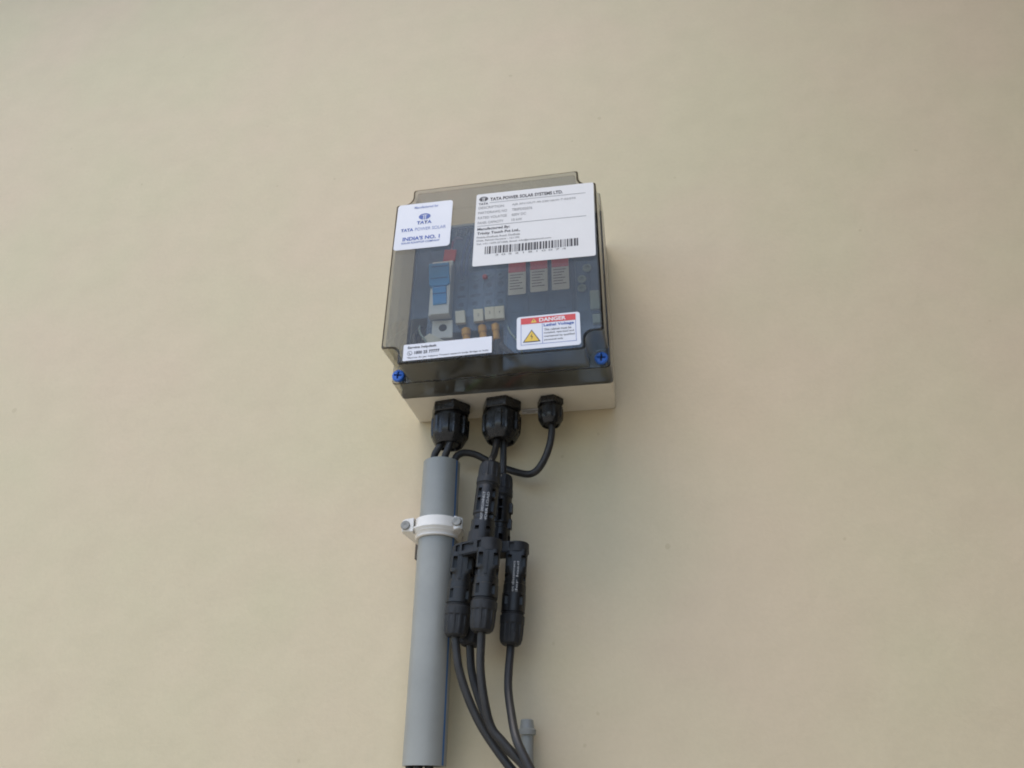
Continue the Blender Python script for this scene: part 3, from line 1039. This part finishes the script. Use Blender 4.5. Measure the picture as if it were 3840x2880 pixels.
def neck_body(owner, p_cap, p_bot, r, face, lc=19.5):
    """upper single body: cap nut at the top (p_cap), body down to p_bot with latch windows"""
    ax, u, v = frame_from_axis(p_cap, p_bot, face)
    L = (p_bot - p_cap).length * 1000
    base = p_cap + ax * (lc / 1000)
    cap_nut(owner, base, p_cap, r, lc)
    link('seal_ring', lathe_me(base, p_bot, [(0.2, r * 0.98), (2.0, r * 0.98)], 32, ref=face), M['dark'], owner, smooth=True)
    Lb = L - lc
    body = lathe_me(base, p_bot, [(1.8, r * 0.95), (3.0, r * 0.99), (Lb * 0.60, r * 0.99), (Lb * 0.62, r * 0.90), (Lb * 0.70, r * 0.90), (Lb * 0.72, r * 1.0),
                                  (Lb, r * 1.06), (Lb + 3, r * 1.06)], 40, ref=face)
    cuts = []
    for s in (-1, 1):
        for f0, hl in ((0.20, 3.4), (0.44, 5.4)):
            cuts.append(obox(base + ax * (Lb * f0 / 1000) + (u * 0.88 + v * s * 0.60) * (r * 0.99 / 1000), ax, u, v, hl, 5.0, 1.35))
        cuts.append(obox(base + ax * (Lb * 0.92 / 1000) + (u * 0.90 + v * s * 0.46) * (r * 1.02 / 1000), ax, u, v, 2.6, 4.6, 1.6))
    cuts.append(obox(base + ax * (Lb * 0.64 / 1000) + (u * 0.80 - v * 0.78) * (r * 0.95 / 1000), ax, u, v, 1.8, 2.6, 3.0))
    body = carve(body, cuts)
    return link('connector_body', body, M['black'], owner, smooth=True, angle=28), ax, u, v, base, Lb


def side_print(owner, parent, base, ax, u, v, r, t0, t1, lines, m):
    """white print running along the axis, wrapped on the round body"""
    for body, off, hgt in lines:
        me = text_me(body, 0.015)
        for vt in me.vertices:
            t = t1 + (t0 - t1) * vt.co.x          # reads upwards
            s = off + hgt * (vt.co.y - 0.5)
            th = s / r
            vt.co = base + ax * (t / 1000) + (u * math.cos(th) + v * math.sin(th)) * ((r + 0.12) / 1000)
        link('print', me, m, owner, parent)


face = (cam.matrix_world.translation - W(-125, 57, 180))
face.z = 0
face.normalize()

# front branch connector
A = Thing('branch_connector', -126.0, 57.0, 112.0, 'front black branch connector, nearest the conduit, hanging under the middle gland', 'connector', 'solar branch connectors')
cA, bA = W(-121.4, 56, 248.0), W(-126.8, 57, 186.0)
nb, ax, u, v, base, Lb = neck_body(A, cA, bA, 9.3, face)
side_print(A, nb, base, ax, u, v, 9.25, 9.0, Lb - 6, (('DO NOT DISCONNECT', 2.0, 1.9), ('UNDER LOAD', -1.4, 1.9)), M['inkworn'])
tl, bl = W(-142.3, 51, 172.0), W(-146.0, 51, 111.5)
tr, br = W(-119.6, 63, 170.5), W(-123.4, 63, 112.0)
arm(A, tl, bl, 9.6, face)
arm(A, tr, br, 9.7, face)


def yoke(owner, c0, c1, half_w, half_t, z0, z1):
    """flat rounded bridge between two sockets, with recessed pockets on its front edge"""
    a = Vector((c0[0], c0[1], 0))
    b = Vector((c1[0], c1[1], 0))
    e = (b - a).normalized()
    nrm = Vector((e.y, -e.x, 0))
    if nrm.y < 0:
        nrm = -nrm
    pts = []
    for cc, a0 in ((b, -90), (a, 90)):
        for i in range(9):
            th = math.radians(a0 + 180 * i / 8)
            pts.append(cc + e * (half_w * math.cos(th)) + nrm * (half_w * math.sin(th)))
    bm = bmesh.new()
    lo = [bm.verts.new(W(p.x, p.y, z0)) for p in pts]
    hi = [bm.verts.new(W(p.x, p.y, z1)) for p in pts]
    f0 = bm.faces.new(lo)
    f1 = bm.faces.new(hi)
    n = len(pts)
    for i in range(n):
        j = (i + 1) % n
        bm.faces.new((lo[i], lo[j], hi[j], hi[i]))
    bmesh.ops.bevel(bm, geom=list(f0.edges) + list(f1.edges), offset=0.0008, segments=2, affect='EDGES')
    me = from_bm(bm, 'yoke')
    span = (b - a).length
    cuts = []
    for fpos, hl in ((0.05, 2.2), (0.45, 6.0), (0.90, 2.0)):
        p = a + e * (span * fpos) + nrm * (half_w - 0.2)
        W0 = W(p.x, p.y, (z0 + z1) / 2 + 0.8)
        ew = Vector((e.x, -e.y, 0)).normalized()
        nw = Vector((nrm.x, -nrm.y, 0)).normalized()
        cuts.append(obox(W0, Vector((0, 0, 1)), ew, nw, (z1 - z0) * 0.26, hl, 1.6))
    me = carve(me, cuts)
    return link('yoke', me, M['blackgrey'], owner, smooth=True, angle=28)


yoke(A, (-141.6, 51), (-119.0, 63), 9.6, 0, 170.2, 180.6)
link('yoke_step', lathe_me(W(-127.6, 57, 189.0), W(-127.6, 57, 178.0), [(0, 9.6), (8.5, 10.4), (11, 10.4)], 32), M['blackgrey'], A, smooth=True)

# rear branch connector
B = Thing('branch_connector', -120.0, 28.0, 109.0, 'rear black branch connector, closer to the wall with its right socket standing clear', 'connector', 'solar branch connectors')
cB, bB = W(-116.6, 27.5, 248.5), W(-119.4, 28, 189.0)
nb, ax, u, v, base, Lb = neck_body(B, cB, bB, 9.2, Vector((0.75, -0.65, 0)))
for t in (7.5, 21.0):
    link('latch', obox(base + ax * ((t + 4) / 1000) + Vector((1, -0.15, 0)) * 0.0088, ax, Vector((1, 0, 0)), Vector((0, -1, 0)), 4.2, 1.7, 2.6, 0.5), M['black'], B, nb)
tr2, br2 = W(-103.6, 29, 180.0), W(-107.9, 30, 108.5)
tl2, bl2 = W(-133.0, 29, 178.0), W(-138.8, 34, 108.0)
f2 = (cam.matrix_world.translation - W(-105, 30, 140))
f2.z = 0
f2.normalize()
b, ax, u, v, lb = arm(B, tr2, br2, 9.3, f2, rail=False)
side_print(B, b, tr2, ax, u, v, 9.0, 9, lb - 8, (('Do not disconnect', 1.5, 1.8), ('under load', -1.5, 1.8)), M['inkworn'])
arm(B, tl2, bl2, 9.3, f2)
yoke(B, (-132.6, 29), (-103.4, 29), 9.6, 0, 178.6, 187.6)


# ------------------------------------------------------------------ cables
def cable(pts, r, label, group='black cables'):
    o = link('cable', tube_me(pts, r), M['cable'], smooth=True, angle=60)
    o['label'] = label
    o['category'] = 'cable'
    o['group'] = group
    return o


cable([(-168.2, 29, 297), (-168.8, 31, 286.5), (-173.0, 32.5, 277.0), (-177.0, 32, 268.8), (-178.2, 29, 258), (-179, 26, 240), (-180, 25, 90), (-181, 30, 20), (-182, 31, -40)], 3.1,
      'left short black cable dropping from the left gland into the conduit top')
cable([(-162.2, 30, 297), (-161.8, 34, 284), (-163.8, 36, 273.5), (-166.8, 34.5, 265), (-168, 30, 250), (-170, 27, 230), (-172, 26, 90), (-173.6, 33, 20), (-174.5, 34, -40)], 3.1,
      'right short black cable dropping from the left gland into the conduit top')
cable([(-74.6, 28, 297), (-73.9, 28, 288), (-75.6, 28, 275.5), (-79.4, 26, 265.3), (-84.9, 24, 256.2), (-90.3, 22, 252.0), (-95.8, 20, 251.4), (-103.0, 16.5, 254.2), (-113.1, 13.5, 258.9),
       (-123.4, 13.0, 263.8), (-134.4, 16, 269.2), (-144.6, 20, 273.6), (-153.6, 24, 273.4), (-159.2, 26.5, 268.0), (-161.0, 26.5, 256), (-162.5, 25.5, 235), (-164.5, 25, 90), (-166.0, 32, 20), (-167, 33, -40)], 3.1,
      'black cable looping from the small right gland across to the conduit top')
cable([(-120.6, 30, 297), (-120.8, 30.5, 284), (-121.4, 43, 262), (-121.5, 53, 252), (-121.6, 55.8, 243)], 2.95,
      'front of the two short cables between the middle gland and the connectors')
cable([(-115.6, 27.5, 297), (-116.4, 27.5, 281), (-116.5, 27.4, 262), (-116.6, 27.5, 243)], 2.95,
      'rear of the two short cables between the middle gland and the connectors')
cable([(-145.8, 51, 116), (-145.7, 51, 109.5), (-142.6, 50, 90.2), (-136.5, 48, 72.6), (-128.0, 46, 55.5), (-118.4, 45, 41.6), (-104.6, 45, 25.3), (-84, 45, 4), (-60, 46, -18)], 3.1,
      'leftmost black cable below the connectors, curving away down to the right')
cable([(-138.6, 34, 113), (-138.3, 34, 106), (-136.4, 34, 89.5), (-130.5, 34, 71.3), (-122.1, 35, 53.7), (-110.8, 36, 39.4), (-98.1, 37, 28.4), (-76, 38, 8), (-50, 38, -14)], 3.1,
      'black cable from the half-hidden rear left socket, second below the connectors')
cable([(-123.3, 63, 117), (-123.6, 62, 109), (-124.1, 60, 88.4), (-121.4, 58, 68.4), (-116.6, 55, 50.2), (-108.7, 54, 40.9), (-99.7, 53, 31.9), (-92.5, 53, 25.0), (-74, 53, 6), (-50, 53, -14)], 3.1,
      'black cable from the front right socket, third below the connectors')
cable([(-107.8, 30, 113), (-107.9, 30, 106), (-107.9, 38, 79.5), (-103.2, 49, 58.0), (-97.7, 59, 41.7), (-89.8, 62.5, 27.2), (-78, 63, 8), (-64, 62, -14)], 3.1,
      'rightmost black cable hanging from the socket that stands clear of the rest')

# ------------------------------------------------------------------ thin grey conduit end at the lower right
SMALL = Thing('thin_conduit', -98.0, 10.0, -40.0, 'thin grey conduit end with collar and tapered cap behind the cables', 'pipe')
pc, pt_ = W(-98.0, 10, -40), W(-98.4, 10, 60)
link('pipe', lathe_me(pc, pt_, [(0, 4.7), (88.6, 4.7)], 24), M['pipe'], SMALL, smooth=True)
link('collar', lathe_me(pc, pt_, [(88.0, 5.2), (88.4, 6.5), (91.6, 6.7), (92.6, 5.6)], 28), M['pipe'], SMALL, smooth=True)
link('tapered_cap', lathe_me(pc, pt_, [(92.4, 5.5), (98.2, 4.6), (98.8, 4.0)], 28), M['pipe'], SMALL, smooth=True)
